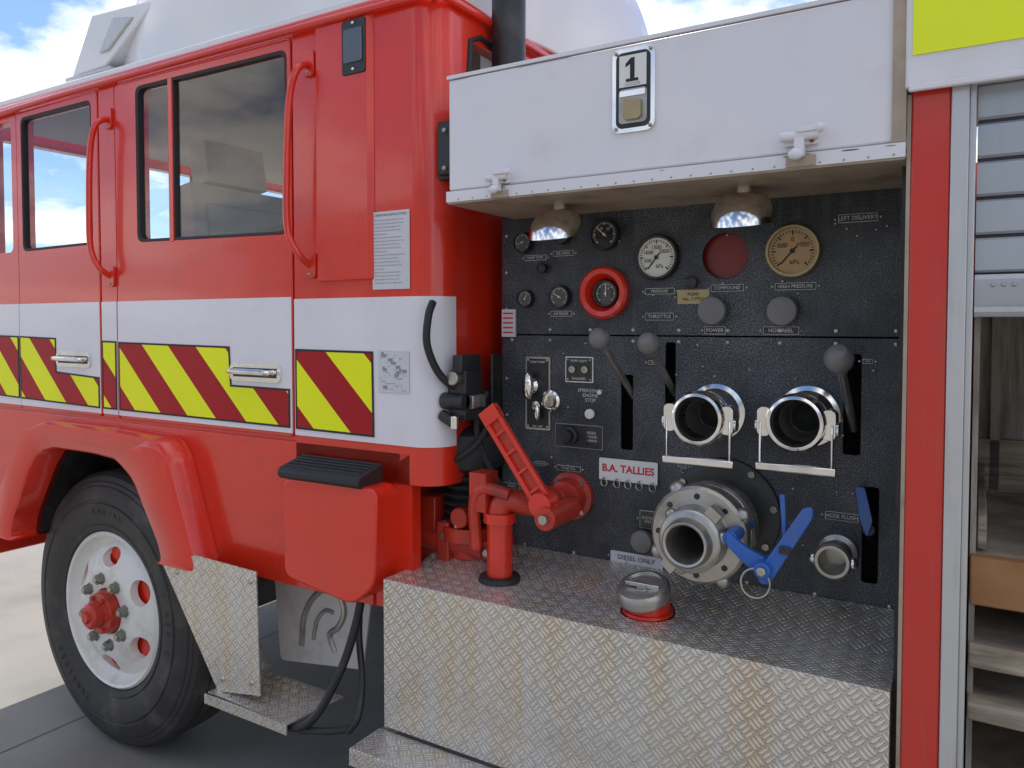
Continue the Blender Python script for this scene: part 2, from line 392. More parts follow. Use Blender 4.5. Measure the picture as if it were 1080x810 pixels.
for x0,x1,par in ((-3.204,-2.664,dF),(-2.554,-1.702,dR),(-2.653,-2.564,truck),(-3.55,-3.212,truck)):
    b=B(); yy=Yc-.0045 if par is not truck else Yc-.0025
    b.box(x0,x1,yy,yy+.002,z0,z1,WHITE); fin(b,"white_stripe",par)
b=B()
rr=.0825
arc=[(-1.692,Yc-.0025)]+[(-1.26+rr*math.sin(rad(a)),.16-rr*math.cos(rad(a))) for a in range(0,91,9)]
arc2=[(x,y) for x,y in reversed([(-1.692,Yc-.0005)]+[(-1.26+.0805*math.sin(rad(a)),.16-.0805*math.cos(rad(a))) for a in range(0,91,9)])]
b.prismz(arc+arc2,z0-.004,z1-.006,WHITE); fin(b,"white_stripe",truck)
def chev(poly,par,y):
    b=B(); b.prism(poly,y,y+.0015,CHEV)
    n=len(poly)
    for i in range(n):
        a=Vector(poly[i]); c=Vector(poly[(i+1)%n]); d=(c-a).normalized(); nn=Vector((-d.y,d.x))*.003; e=d*.003
        b.prism([tuple(a-e-nn),tuple(c+e-nn),tuple(c+e+nn),tuple(a-e+nn)],y-.0004-.00005*i,y+.001,INK)
    fin(b,"chevron_marking",par,weld=False)
chev([(-3.20,1.53),(-2.95,1.525),(-2.95,1.40),(-2.672,1.388),(-2.672,1.283),(-3.20,1.292)],dF,.0735)
chev([(-3.54,1.535),(-3.216,1.53),(-3.216,1.292),(-3.54,1.30)],truck,.0735)
chev([(-2.648,1.518),(-2.570,1.517),(-2.570,1.283),(-2.648,1.283)],truck,.0752)
chev([(-2.546,1.515),(-1.974,1.508),(-1.967,1.390),(-1.712,1.388),(-1.712,1.280),(-2.546,1.283)],dR,.0735)
chev([(-1.684,1.505),(-1.395,1.503),(-1.392,1.277),(-1.684,1.279)],truck,.0752)
for x,zb,zt in ((-2.600,1.745,2.29),(-1.635,1.745,2.31)):
    b=B()
    b.tube([(x+.012,.075,zb),(x+.008,.035,zb+.03),(x-.022,.024,zb+.10),(x-.022,.022,zb+.25),(x-.010,.022,zt-.12),(x+.012,.03,zt-.03),(x+.016,.075,zt)],.0102,RED,seg=14)
    for z in (zb,zt): b.prism(rrect(x-.008,x+.038,z-.035,z+.035,.012),.068,.08,RED); b.ball((x+.015,.068,z-.024),.005,STEEL)
    fin(b,"grab_handle",truck,bevel=.001)
b=B(); b.prism(rrect(-1.485,-1.402,2.25,2.395,.008),.062,.075,BLKM); b.prism(rrect(-1.476,-1.411,2.280,2.370,.006),.058,.063,REFL)
for z in (2.384,2.262): b.ball((-1.443,.061,z),.005,CHROME)
fin(b,"marker_lamp",truck,bevel=.002)
# stickers
b=B(); b.box(-1.392,-1.266,.0765,.0785,1.672,1.878,PAPER)
b.text("OPERATING INSTRUCTIONS",.0085,-1.329,.0760,1.868,INK)
words="pump cab lock tilt lever to open close check valve oil level before start and stop the engine key off gear brake on release safe catch slowly raise lower hold".split()
for i in range(19):
    s_=" ".join(random.choice(words) for _ in range(7 if i%5<4 else 3))
    b.text(s_[:44],.0062,-1.385,.0760,1.855-.0092*i,GREYINK,align='LEFT')
fin(b,"instruction_sticker",truck,weld=False,label="white paper notice with rows of small print")
b=B(); b.box(-1.372,-1.268,.0745,.0765,1.398,1.508,PAPER)
for i in range(60):
    x=random.uniform(-1.367,-1.285); z=random.uniform(1.403,1.500); b.box(x,x+random.choice((.0008,.014,.007)),.0738-.00001*i,.0744,z,z+random.choice((.0008,.0008,.008)),GREYINK)
fin(b,"diagram_sticker",truck)
b=B(); b.tube([(-3.5,.066,2.40),(-2.6,.064,2.412),(-1.30,.064,2.408),(-1.20,.10,2.408),(-1.165,.2,2.408),(-1.165,2.0,2.408)],.010,RED,sub=4)
fin(b,"rain_gutter",truck)
b=B(); b.prismz([(-3.5,.095),(-1.27,.09),(-1.20,.13),(-1.185,.2),(-1.185,2.1),(-3.5,2.1)],2.40,2.455,RED); fin(b,"cab_roof",truck,bevel=.02,segs=4)
# white roof moulding
b=B(); cx,cy,hy,hz=-2.10,1.12,.99,.86
vs=[];fs=[];NU,NV=72,22
def sp_(v,e): return math.copysign(abs(v)**e,v)
for j in range(NV+1):
    ph=pi/2*j/NV; rr_=sp_(math.cos(ph),.62); zz=2.452+hz*sp_(math.sin(ph),.72)
    for i in range(NU):
        a=2*pi*i/NU; ca=math.cos(a); hx=.93 if ca>0 else 1.02-.45*math.sin(ph)
        vs.append((cx+hx*rr_*sp_(ca,.55 if ca>0 else .75),cy+hy*rr_*sp_(math.sin(a),.55),zz))
for j in range(NV):
    for i in range(NU):
        k=(i+1)%NU; fs.append((j*NU+i,j*NU+k,(j+1)*NU+k,(j+1)*NU+i))
fs.append(tuple(range(NU-1,-1,-1)))
b.raw(vs,fs,ROOFW); 
b.box(-3.42,-1.24,.105,2.1,2.45,2.475,ROOFW)
fin(b,"roof_fairing",truck,bevel=.006)
b=B()
b.prism([(-2.96,2.515),(-2.74,2.52),(-2.47,2.675),(-2.48,2.70),(-2.82,2.72)],.16,.42,ROOFW)
b.prism([(-2.77,2.57),(-2.71,2.57),(-2.56,2.66),(-2.68,2.68)],.152,.163,ALU)
b.box(-2.99,-2.70,.15,.40,2.497,2.515,ALU)
for x in (-2.94,-2.78): b.box(x,x+.02,.2,.36,2.46,2.50,ALU)
fin(b,"roof_lamp_housing",truck,bevel=.006)
# interior
b=B()
b.box(-3.5,-1.25,.13,2.1,1.15,1.2,LINING); b.box(-3.5,-1.23,.13,2.1,2.392,2.40,LINING)
b.box(-1.235,-1.222,.2,2.1,1.2,2.0,LINING)
b.box(-3.54,-3.2,.13,2.1,1.2,1.78,LINING)
b.box(-3.5,-1.24,2.08,2.098,1.2,1.84,LINING)
fin(b,"cab_interior",truck)
b=B(); b.box(-3.55,-1.20,2.1,2.16,.81,2.42,LINING)
fin(b,"cab_far_side",truck,cut=[cutter(winR,2.0,2.3,LINING),cutter(winF,2.0,2.3,LINING),cutter(winQ,2.0,2.3,LINING),cutter(arch_in,2,2.3,LINING)])
b=B(); b.box(-3.55,-1.20,2.161,2.165,.81,1.83,RED); fin(b,"far_door_skin",truck,cut=[cutter(arch_in,2,2.3)])
b=B(); b.sheet(winR,2.12,GLASS);b.sheet(winF,2.12,GLASS);fin(b,"far_window",truck)
b=B(); b.box(-3.62,-3.55,.1,2.12,.6,2.42,RED); fin(b,"cab_front",truck,bevel=.01,cut=[B().box(-3.7,-3.5,.2,2.0,1.8,2.36,BLK)])
b=B(); b.raw([(-3.59,.2,1.8),(-3.59,2.0,1.8),(-3.59,2.0,2.36),(-3.59,.2,2.36)],[(0,1,2,3)],GLASS); fin(b,"windscreen",truck)
for y in (.42,1.35):
    b=B(); R_=Matrix.Translation((-2.60,y,1.55))@Matrix.Rotation(rad(-9),4,'Y')
    b.prism([(0,0)]*0 or [(0,0),(0,.001),(.001,0)],0,.001,SEATM) if False else None
    b.box(-.06,.07,0,.50,0,.58,SEATM,R_); b.box(-.05,.055,.10,.40,.60,.775,SEATM,R_)
    b.box(-.0,.02,.17,.185,.56,.62,CHROME,R_); b.box(-.0,.02,.31,.325,.56,.62,CHROME,R_)
    b.box(.066,.085,.06,.44,.08,.50,SEATM,R_)
    b.box(-.50,.0,0,.5,-.12,.04,SEATM,R_)
    fin(b,"seat",truck,bevel=.045,segs=4)
b=B(); b.lathe((-3.12,1.62,1.86),(.85,0,.5),[(.19,0),(.20,.012),(.19,.024),(.18,.012)],BLK,32,close=True); b.cyl((-3.12,1.62,1.86),(-3.3,1.62,1.7),.02,BLK); fin(b,"steering_wheel",truck)
b=B(); b.box(-2.0,-1.3,.3,2.0,1.3,1.62,SEATM); b.box(-1.42,-1.28,.3,2.0,1.6,1.99,SEATM); fin(b,"rear_bench",truck,bevel=.04)
b=B(); b.box(-3.58,-3.55,1.12,1.16,1.8,2.36,BLK); fin(b,"windscreen_pillar",truck)

# ------------------------------------------------------------------ wheel arch flare
out=rquad([(-2.03,.815),(-2.06,.89),(-2.165,1.165),(-2.22,1.215),(-2.55,1.228),(-2.92,1.228),(-3.04,1.19),(-3.13,1.09),(-3.33,.83),(-3.36,.75)],.03,4)
inn_=rquad([(-2.225,.815),(-2.25,.88),(-2.38,1.07),(-2.47,1.125),(-2.60,1.133),(-2.85,1.133),(-2.94,1.11),(-3.01,1.04),(-3.15,.83),(-3.17,.75)],.03,4)
b=B(); n=len(out)
lay=[[(x,.079,z) for x,z in out],[(x,.01,z) for x,z in [(o[0]*.96+i[0]*.04,o[1]*.96+i[1]*.04) for o,i in zip(out,inn_)]],[(o[0]*.88+i[0]*.12,-.003,o[1]*.88+i[1]*.12) for o,i in zip(out,inn_)],[(o[0]*.10+i[0]*.90,-.003,o[1]*.10+i[1]*.90) for o,i in zip(out,inn_)],[(x,.008,z) for x,z in inn_],[(x,.12,z) for x,z in inn_]]
vs=[v for L in lay for v in L]; fs=[(l*n+i,l*n+i+1,(l+1)*n+i+1,(l+1)*n+i) for l in range(5) for i in range(n-1)]
fs+=[tuple(l*n for l in range(6)),tuple(l*n+n-1 for l in range(5,-1,-1))]
b.raw(vs,fs,RED); fin(b,"wheel_arch_flare",truck,angle=50)
b=B(); L=[(x,z) for x,z in inn_]; vs=[(x,.10,z) for x,z in L]+[(x,.75,z) for x,z in L]; n=len(L)
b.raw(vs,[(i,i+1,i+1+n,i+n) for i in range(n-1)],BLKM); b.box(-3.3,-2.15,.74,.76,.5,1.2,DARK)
fin(b,"wheel_arch_liner",truck)
# ------------------------------------------------------------------ wheel
def wheel(cx,cy,cz,flip=1):
    w=empty("wheel",(cx,cy,cz),"","") ; del w["label"]; del w["category"]
    w.parent=truck; w.location=Vector((cx,cy,cz))-WL["fire_truck"]; WL[w.name]=Vector((cx,cy,cz))
    o=(cx,cy,cz); ax=(0,flip,0)
    b=B()
    prof=[(.288,.03),(.300,.012),(.318,.006),(.322,.010),(.345,.000),(.385,-.006),(.402,-.006),(.405,-.001),(.412,-.001),(.415,-.005),(.440,.000),(.462,.008),(.466,.013),(.478,.016),(.482,.021),(.498,.027),(.508,.040)]
    for g in (.085,.14,.195): prof+=[(.514,g-.035),(.515,g-.008),(.502,g-.004),(.502,g+.004),(.515,g+.008)]
    prof+=[(.510,.245),(.495,.265),(.45,.285),(.38,.29),(.288,.27)]
    b.lathe(o,ax,prof,TYRE,120,close=True)
    for ph,tx in ((100,"RADIAL"),(250,"TUBELESS"),(20,"11R22.5")):
        for i,ch in enumerate(tx):
            a=rad(ph-5.2*i*1.0); M=Matrix.Translation((cx,cy-.0075*flip,cz))@Matrix.Rotation(pi/2-a,4,'Y')@Matrix.Translation((0,0,.372))@Matrix.Rotation(pi/2,4,'X')
            if flip>0: b.text(ch,.032,0,0,0,TYRE,M=M,bold=.001)
    fin(b,"tyre",w,angle=30,weld=False)
    b=B()
    prof=[(.290,.032),(.292,.018),(.284,.010),(.276,.016),(.272,.035),(.262,.052),(.250,.058),(.238,.045),(.205,.018),(.165,.004),(.150,.0),(.095,.0),(.085,.006),(.085,.03),(.15,.03),(.2,.045),(.235,.08),(.26,.1),(.29,.1)]
    b.lathe(o,ax,prof,RIMW,96,close=True)
    cuts=[]
    for k in range(6):
        a=rad(28+60*k); c=B()
        u=Vector((math.cos(a),0,math.sin(a))); t=Vector((-math.sin(a),0,math.cos(a)))
        C0=Vector(o)+u*.200; vs=[]
        for y in (-.05,.075):
            for i in range(24):
                q=2*pi*i/24; vs.append(C0+Vector((0,y*flip,0))+u*.033*math.cos(q)+t*.048*math.sin(q))
        c.raw(vs,[tuple(range(24)),tuple(range(47,23,-1))]+[(i,i+24,(i+1)%24+24,(i+1)%24) for i in range(24)],RIMW); cuts.append(c)
    fin(b,"rim",w,cut=cuts)
    b=B(); b.lathe(o,ax,[(.001,.040),(.225,.050),(.245,.11),(.24,.16),(.001,.16)],RED,48); fin(b,"brake_drum",w)
    b=B(); b.lathe(o,ax,[(.001,-.072),(.035,-.072),(.046,-.064),(.05,-.032),(.075,-.026),(.080,.0),(.084,.03),(.001,.03)],REDM,40)
    for k in range(6):
        a=2*pi*k/6; b.cyl((cx+.062*math.cos(a),cy-.040*flip,cz+.062*math.sin(a)),(cx+.062*math.cos(a),cy,cz+.062*math.sin(a)),.009,REDM,6)
    b.lathe(o,ax,[(.020,-.082),(.024,-.07),(.024,-.06)],REDM,6)
    fin(b,"hub",w,bevel=.001)
    for k in range(8):
        a=2*pi*k/8+.2; x=cx+.122*math.cos(a); z=cz+.122*math.sin(a)
        b=B(); b.lathe((x,cy,z),ax,[(.010,-.030),(.011,-.029),(.011,-.020),(.0001,-.020)],STEEL,12); b.lathe((x,cy,z),ax,[(.0185,-.022),(.019,-.004),(.024,-.003),(.024,.004)],NUTG,6)
        fin(b,"wheel_nut",w,bevel=.001)
    return w
wheel(-2.745,.128,.515)
wheel(-2.745,2.09,.515,-1)

# ------------------------------------------------------------------ chassis things
b=B()
for y in (.72,1.5): b.box(-3.4,1.2,y,y+.09,.62,.88,BLKM)
b.box(-2.9,-2.5,.45,1.8,.42,.58,BLKM); b.box(-2.1,-1.3,.6,1.8,.85,1.15,BLKM); b.box(-3.3,-2.2,.76,1.6,.6,1.15,DARK)
fin(b,"chassis_frame",truck,bevel=.005)
b=B(); b.prism(rquad([(-1.66,1.15),(-1.66,.87),(-1.40,.835),(-1.325,.90),(-1.315,1.155)],.035,4),.0,.13,RED); fin(b,"step_skirt",truck,bevel=.006,segs=3)
b=B(); b.prismx([(.10,1.15),(-.006,1.15),(-.016,1.158),(-.016,1.172),(-.006,1.182),(.085,1.205),(.10,1.205)],-1.665,-1.365,BLK)
for i in range(5): b.box(-1.655,-1.375,.0+.016*i,.006+.016*i,1.175+.0042*i,1.190+.0042*i,BLK)
fin(b,"rubber_step",truck,bevel=.004)
b=B(); b.prism([(-2.21,.812),(-2.05,.868),(-1.775,.862),(-1.765,.50),(-1.95,.468)],.0,.004,CHEQ)
b.prism([(-2.205,.805),(-1.95,.468),(-1.945,.468),(-2.195,.81)],.004,.2,CHEQ)
for x,z in ((-2.14,.80),(-1.80,.83),(-1.80,.53),(-1.93,.51)): b.lathe((x,0,z),(0,-1,0),[(.009,0),(.007,.004),(.0001,.005)],STEEL,12)
fin(b,"step_side_plate",truck)
b=B(); b.prismz([(-1.97,-.02),(-1.62,-.03),(-1.60,.17),(-1.95,.17)],.466,.470,CHEQ); b.prism([(-1.97,.44),(-1.62,.44),(-1.62,.469),(-1.97,.469)],-.034,-.03,CHEQ)
fin(b,"foot_step",truck)
b=B(); b.tube([(-1.45,.10,.87),(-1.47,.09,.75),(-1.50,.06,.62),(-1.55,.02,.50),(-1.60,-.005,.455),(-1.66,-.01,.45)],.012,BLKM)
b.tube([(-1.50,.14,.80),(-1.49,.12,.70),(-1.46,.10,.58),(-1.44,.06,.50),(-1.46,.04,.46)],.010,BLKM)
b.tube([(-1.60,.0,.445),(-1.52,.03,.45),(-1.46,.05,.465)],.010,BLKM)
fin(b,"step_bracket",truck)
b=B(); b.prism(rquad([(-1.93,.84),(-1.50,.86),(-1.55,.55),(-1.90,.50)],.02),.20,.206,WHITEPL)
pts=[(-1.80,.57),(-1.79,.66),(-1.75,.73),(-1.69,.77),(-1.64,.76),(-1.62,.71),(-1.645,.66),(-1.68,.63),(-1.66,.58)]
b.tube([(x,.199,z) for x,z in pts],.010,STEEL,seg=8)
b.tube([(-1.75,.199,.60),(-1.735,.199,.66),(-1.70,.199,.70),(-1.665,.199,.70)],.007,STEEL,seg=8)
fin(b,"mud_flap",truck,label="white plastic mud flap with a raised curved emblem")
b=B(); b.tube([(-3.22,.02,.82),(-3.26,.0,.76),(-3.34,-.01,.70),(-3.44,.0,.69)],.014,BLKM); fin(b,"front_step_bracket",truck)

# ------------------------------------------------------------------ gap mechanics
b=B(); b.cyl((-1.125,.34,1.9),(-1.125,.34,3.3),.047,BLKM,28); fin(b,"exhaust_stack",truck)
b=B(); b.box(-1.215,-1.13,.11,.17,1.95,2.10,BLKM); b.box(-1.19,-1.14,.095,.112,1.96,2.09,BLKM)
for z in (1.975,2.07): b.ball((-1.165,.093,z),.007,STEEL)
fin(b,"cab_mount_bracket",truck,bevel=.004)
b=B(); b.tube([(-1.19,.075,1.635),(-1.185,.05,1.60),(-1.19,.05,1.53),(-1.18,.08,1.46),(-1.16,.12,1.42),(-1.13,.18,1.40)],.010,BLK)
b.tube([(-1.15,.2,1.42),(-1.16,.24,1.3),(-1.2,.26,1.1),(-1.22,.2,.95)],.012,BLK)
b.tube([(-1.12,.22,1.40),(-1.14,.2,1.30),(-1.10,.22,1.18),(-1.05,.24,1.12)],.009,BLK)
b.tube([(-1.10,.24,1.36),(-1.12,.18,1.27),(-1.18,.16,1.22),(-1.25,.2,1.19)],.008,BLK)
fin(b,"hydraulic_hose",truck)
b=B()
b.box(-1.205,-1.11,.14,.20,1.36,1.395,STEEL); b.box(-1.17,-1.12,.12,.2,1.33,1.46,BLKM); b.box(-1.20,-1.16,.13,.19,1.40,1.43,BLKM)
b.cyl((-1.19,.12,1.38),(-1.12,.12,1.38),.022,BLKM); b.cyl((-1.15,.10,1.44),(-1.15,.2,1.44),.018,STEEL); b.box(-1.155,-1.125,.11,.2,1.455,1.50,BLKM)
b.cyl((-1.19,.11,1.345),(-1.15,.11,1.325),.015,BLKM); b.cyl((-1.14,.10,1.31),(-1.14,.10,1.345),.011,CHROME)
b.box(-1.130,-1.122,.25,.3,1.28,1.50,BLKM)
fin(b,"cab_latch",truck,bevel=.003)
b=B(); b.box(-1.118,-1.075,.292,.298,1.545,1.62,PAPER)
for i in range(5): b.box(-1.113,-1.082,.2905,.2921,1.607-.013*i,1.611-.013*i,REDINK)
fin(b,"warning_sticker",truck)
b=B(); prof=[(.05,0)]
for i in range(6): prof+=[(.075,.010+.024*i),(.078,.016+.024*i),(.058,.022+.024*i)]
prof+=[(.09,.16),(.10,.20),(.09,.25),(.06,.27)]
b.lathe((-1.20,.26,1.03),(0,0,1),prof,BLK,32); b.tube([(-1.2,.26,1.28),(-1.18,.35,1.34),(-1.1,.5,1.34)],.07,BLK,seg=20)
fin(b,"rubber_bellows",truck)
b=B()
b.box(-1.38,-1.13,.20,.34,.86,.91,REDM); b.box(-1.26,-1.22,.18,.36,.90,1.04,REDM); b.cyl((-1.36,.22,.98),(-1.12,.22,.98),.035,REDM); b.box(-1.33,-1.28,.2,.3,.8,1.1,REDM)
b.cyl((-1.36,.22,.98),(-1.345,.22,.98),.055,REDM,8); b.box(-1.16,-1.08,.2,.3,.95,1.0,REDM); b.cyl((-1.18,.17,1.06),(-1.18,.30,1.06),.028,REDM)
b.tube([(-1.42,.3,1.15),(-1.36,.28,1.05),(-1.32,.28,.9),(-1.34,.3,.75)],.022,REDM)
b.cyl((-1.19,.25,.99),(-1.19,.25,1.03),.085,REDM,28); b.cyl((-1.19,.25,.94),(-1.19,.25,.99),.06,REDM,24)
for k in range(8): a=2*pi*k/8; b.cyl((-1.19+.073*math.cos(a),.25+.073*math.sin(a),1.03),(-1.19+.073*math.cos(a),.25+.073*math.sin(a),1.042),.009,STEEL,6)
for x,z in ((-1.30,.885),(-1.20,.885),(-1.24,1.0),(-1.10,.975)): b.lathe((x,.19,z),(0,-1,0),[(.013,-.01),(.013,.012)],STEEL,6)
fin(b,"pump_pipework",truck,bevel=.004)
b=B(); b.box(-1.35,-1.0,.45,.5,.6,1.9,DARK); b.box(-1.5,-1.2,.4,.7,.6,.85,BLKM); fin(b,"chassis_screen",truck)

# ------------------------------------------------------------------ pump panel
PY=.30
panel=empty("pump_panel",(-.62,PY,1.43),"",""); del panel["label"]; del panel["category"]
panel.parent=truck; panel.location=Vector((-.62,PY,1.43))-WL["fire_truck"]
def slot(x0,x1,z0,z1): return cutter(rrect(x0,x1,z0,z1,min(.006,(x1-x0)/2.2)),PY-.05,PY+.05,PANEL)
def hole(x,z,r): return B().cyl((x,PY-.05,z),(x,PY+.05,z),r,PANEL,32)
def screw(b,x,z,r=.0055,y=PY): b.lathe((x,y,z),(0,-1,0),[(r,0),(r*.9,.0022),(r*.4,.0034),(.0001,.0035)],STEEL,10)
eu,el_=B(),B()
for i in range(9):
    x=-1.09+.118*i; screw(el_,x,1.537); screw(eu,x,1.565)
for z in (1.02,1.12,1.22,1.33,1.43,1.62,1.72,1.82,1.885):
    for x in (-1.108,-.135): screw(eu if z>1.55 else el_,x,z)
for i in range(7): screw(eu,-1.05+.15*i,1.892); screw(el_,-1.05+.15*i,.978)
for k in range(40):
    z=random.choice([1.47,1.52,1.66,1.78,1.35,1.22,1.09])+random.uniform(-.02,.02); screw(eu if z>1.55 else el_,random.uniform(-1.05,-.16),z,.0035)
b=B(); b.box(-1.122,-.122,PY,PY+.006,1.5525,1.905,PANEL)
up=fin(b,"upper_face_plate",panel,bevel=.001,cut=[hole(-.508,1.739,.054)],extra=eu)
b=B(); b.box(-1.122,-.122,PY,PY+.006,.962,1.549,PANEL)
lo=fin(b,"lower_face_plate",panel,bevel=.001,cut=[slot(-.768,-.736,1.263,1.452),slot(-.652,-.626,1.36,1.535),slot(-.247,-.212,1.296,1.515),slot(-.206,-.174,1.022,1.23)],extra=el_)
b=B(); b.lathe((-.508,.325,1.739),(0,-1,0),[(.078,0),(.078,.004),(.0001,.006)],DRED,36); fin(b,"red_hole_backing",panel)  # flat disc added behind the hole as its red interior
b=B(); b.box(-1.12,-.12,.42,2.1,.96,1.86,DARK); b.box(-1.122,-1.11,.306,2.1,.6,1.9,BLKM); b.box(-.122,-.112,.06,2.1,.6,1.9,BLKM); b.box(-1.1,-.12,.3,2.1,1.905,1.93,BLKM)
fin(b,"pump_housing",truck)

def gauge(x,z,r,face,nums=None,needle=210,ring=BLKM,ink=INK,glass=True):
    b=B(); y=PY
    b.lathe((x,y,z),(0,-1,0),[(r*1.0,0),(r*1.0,.014),(r*.95,.019),(r*.86,.019),(r*.84,.010)],ring,40)
    b.lathe((x,y,z),(0,-1,0),[(r*.85,.0),(r*.85,.0115)],face,40)
    yy=y-.0125
    for k in range(31):
        a=rad(225-270*k/30); L=.16 if k%5==0 else .09; w=.016*r if k%5 else .028*r
        M=Matrix.Translation((x,yy,z))@Matrix.Rotation(-a,4,'Y')
        b.box(r*(.76-L),r*.76,0,.0006,-w,w,ink,M)
    a=rad(needle); M=Matrix.Translation((x,yy-.001,z))@Matrix.Rotation(-a,4,'Y')
    b.box(-r*.22,r*.62,0,.0008,-r*.028,r*.028,ink,M); b.lathe((x,yy,z),(0,-1,0),[(r*.09,0),(r*.09,.003)],ink,14)
    if nums:
        for t,aa in nums: b.text(t,r*.24,x+r*.42*math.cos(rad(aa)),yy-.0006,z+r*.42*math.sin(rad(aa)),ink)
    n=32; b.raw([(x+r*.85*math.cos(2*pi*i/n),y-.017,z+r*.85*math.sin(2*pi*i/n)) for i in range(n)],[tuple(range(n))],GGL)
    return fin(b,"gauge",panel,weld=False)
gauge(-.672,1.742,.056,FACEW,[("1000",150),("1500",90),("2000",35),("500",200),("kPa",-70)],232,BLKM)
gauge(-.355,1.742,.060,FACEB,[("500",150),("0",90),("1000",30),("kPa",-80)],228,BRASS)
gauge(-.811,1.806,.040,FACEK,[("20",120),("25",50)],140,BLKM,WINK)
gauge(-.939,1.651,.031,FACEK,None,150,BLKM,WINK)
gauge(-1.042,1.648,.024,FACEK,None,60,BLKM,TINK)
gauge(-1.051,1.799,.028,FACEK,None,200,BLKM,TINK)
gauge(-.933,1.815,.027,FACEK,None,100,BLKM,TINK)
b=B(); b.lathe((-.811,PY,1.659),(0,-1,0),[(.066,0),(.066,.020),(.060,.026),(.048,.024),(.036,.006),(.034,0)],RED,44); fin(b,"red_gauge_surround",panel)
gauge(-.806,1.657,.034,FACEK,[("4",60)],90,BLKM,WINK)
def label(x,z,w,h,t,m=FACEK,ink=TINK,name="name_plate",size=None,bold=0):
    b=B(); b.prism(rrect(x-w/2,x+w/2,z-h/2,z+h/2,.002,3),PY-.002,PY-.0001,ink if m is FACEK else m)
    if m is FACEK: b.prism(rrect(x-w/2+.0010,x+w/2-.0010,z-h/2+.0010,z+h/2-.0010,.0015,3),PY-.0025,PY-.0005,m)
    b.text(t,size or h*.66,x,PY-.0032,z,ink,bold=bold)
    screw(b,x-w/2-.006,z,.003); screw(b,x+w/2+.006,z,.003)
    return fin(b,name,panel,weld=False)
label(-1.016,1.757,.066,.014,"PUMP TEMP"); label(-.932,1.765,.06,.014,"OIL PRESS"); label(-.938,1.607,.062,.014,"AIR BRAKE"); 
label(-.667,1.660,.075,.015,"PRESSURE"); label(-.667,1.598,.072,.018,"THROTTLE"); label(-.583,1.645,.078,.034,"PUMP\nNo. 2 PTO",BRASS,INK,size=.011)
label(-.502,1.664,.076,.016,"COMPOUND"); label(-.350,1.664,.088,.016,"HIGH PRESSURE"); label(-.530,1.565,.05,.018,"POWER"); label(-.380,1.565,.078,.018,"HOSEREEL"); label(-.224,1.807,.078,.018,"LEFT DELIVERY")
label(-1.0,1.205,.03,.012,"DRAIN"); label(-.915,1.200,.07,.014,"TANK FILL"); label(-.247,1.159,.068,.018,"HOSE FLUSH"); label(-.690,1.093,.050,.044,"SUCTION\nINLET",size=.009)
label(-.600,1.235,.02,.03,"ON\nOFF",size=.007); label(-.20,1.50,.02,.01,"ON"); label(-.68,1.485,.03,.01,"OPEN"); label(-1.09,1.13,.052,.024,"BLEED\nVALVE",size=.009)
label(-.724,.988,.14,.028,"DIESEL ONLY",PAPER,INK,size=.017)
b=B(); b.prism(rrect(-.825,-.668,1.182,1.238,.003),PY-.006,PY-.002,WINK); b.text("B.A. TALLIES",.026,-.7465,PY-.0066,1.213,REDINK,bold=.0008)
for x in (-.81,-.775,-.745,-.715,-.68):
    b.lathe((x,PY-.012,1.176),(0.3,1,0),[(.010,0),(.0115,.0015),(.010,.003),(.0085,.0015)],STEEL,16,close=True)
    b.cyl((x,PY-.004,1.188),(x,PY-.014,1.186),.002,STEEL,8)
fin(b,"tally_board",panel,weld=False,label="white tally sign with red lettering and hooks")
def knob(x,z,r,m=GREYK,h=.03,name="knob"):
    b=B(); b.lathe((x,PY,z),(0,-1,0),[(r*.5,0),(r*.45,h*.4),(r*.95,h*.5),(r,h*.7),(r*.92,h*.95),(r*.5,h*1.1),(.0001,h*1.12)],m,28); return fin(b,name,panel)
knob(-.532,1.611,.034); knob(-.374,1.609,.034); knob(-.586,1.679,.016,BLKM,.02); knob(-.990,1.728,.014,BLKM,.02); knob(-.702,1.042,.029)
b=B(); b.prism(rrect(-1.045,-.969,1.296,1.492,.004),PY-.004,PY-.0002,STEEL)
b.prism(rrect(-1.040,-.974,1.301,1.487,.004),PY-.0048,PY-.003,BLKM); b.text("START PUMP",.008,-1.007,PY-.0055,1.478,WINK); b.text("ON  OFF",.008,-1.007,PY-.0055,1.305,WINK)
for x,z in ((-1.036,1.483),(-.978,1.483),(-1.036,1.305),(-.978,1.305)): screw(b,x,z,.004,PY-.005)
fin(b,"starter_plate",panel,weld=False)
b=B(); b.lathe((-1.022,PY-.004,1.415),(0,-1,0),[(.02,0),(.022,.012),(.014,.02),(.0001,.022)],CHROME,24); b.ball((-1.022,PY-.03,1.415),.02,CHROME,.8,.7,1.9)
b.ball((-1.0,PY-.02,1.345),.009,CHROME,1,1,2.6); b.lathe((-1.005,PY-.004,1.362),(0,-1,0),[(.013,0),(.012,.014),(.0001,.015)],CHROME,20)
fin(b,"starter_key",panel)
b=B(); b.lathe((-.964,PY,1.377),(0,-1,0),[(.029,0),(.028,.014),(.022,.018),(.020,.012),(.0001,.012)],CHROME,28); b.box(-.968,-.960,PY-.02,PY-.012,1.363,1.391,STEEL); fin(b,"master_switch",panel)
b=B(); b.prism(rrect(-.924,-.844,1.428,1.495,.003),PY-.004,PY-.0002,WINK); b.prism(rrect(-.921,-.847,1.431,1.492,.003),PY-.005,PY-.002,FACEK)
b.text("PUMP LIGHT",.0085,-.884,PY-.0057,1.484,WINK); b.text("ENGAGED",.0085,-.884,PY-.0057,1.438,WINK)
for x in (-.902,-.866): b.lathe((x,PY-.005,1.462),(0,-1,0),[(.010,0),(.009,.006),(.005,.006),(.005,.003)],STEEL,18)
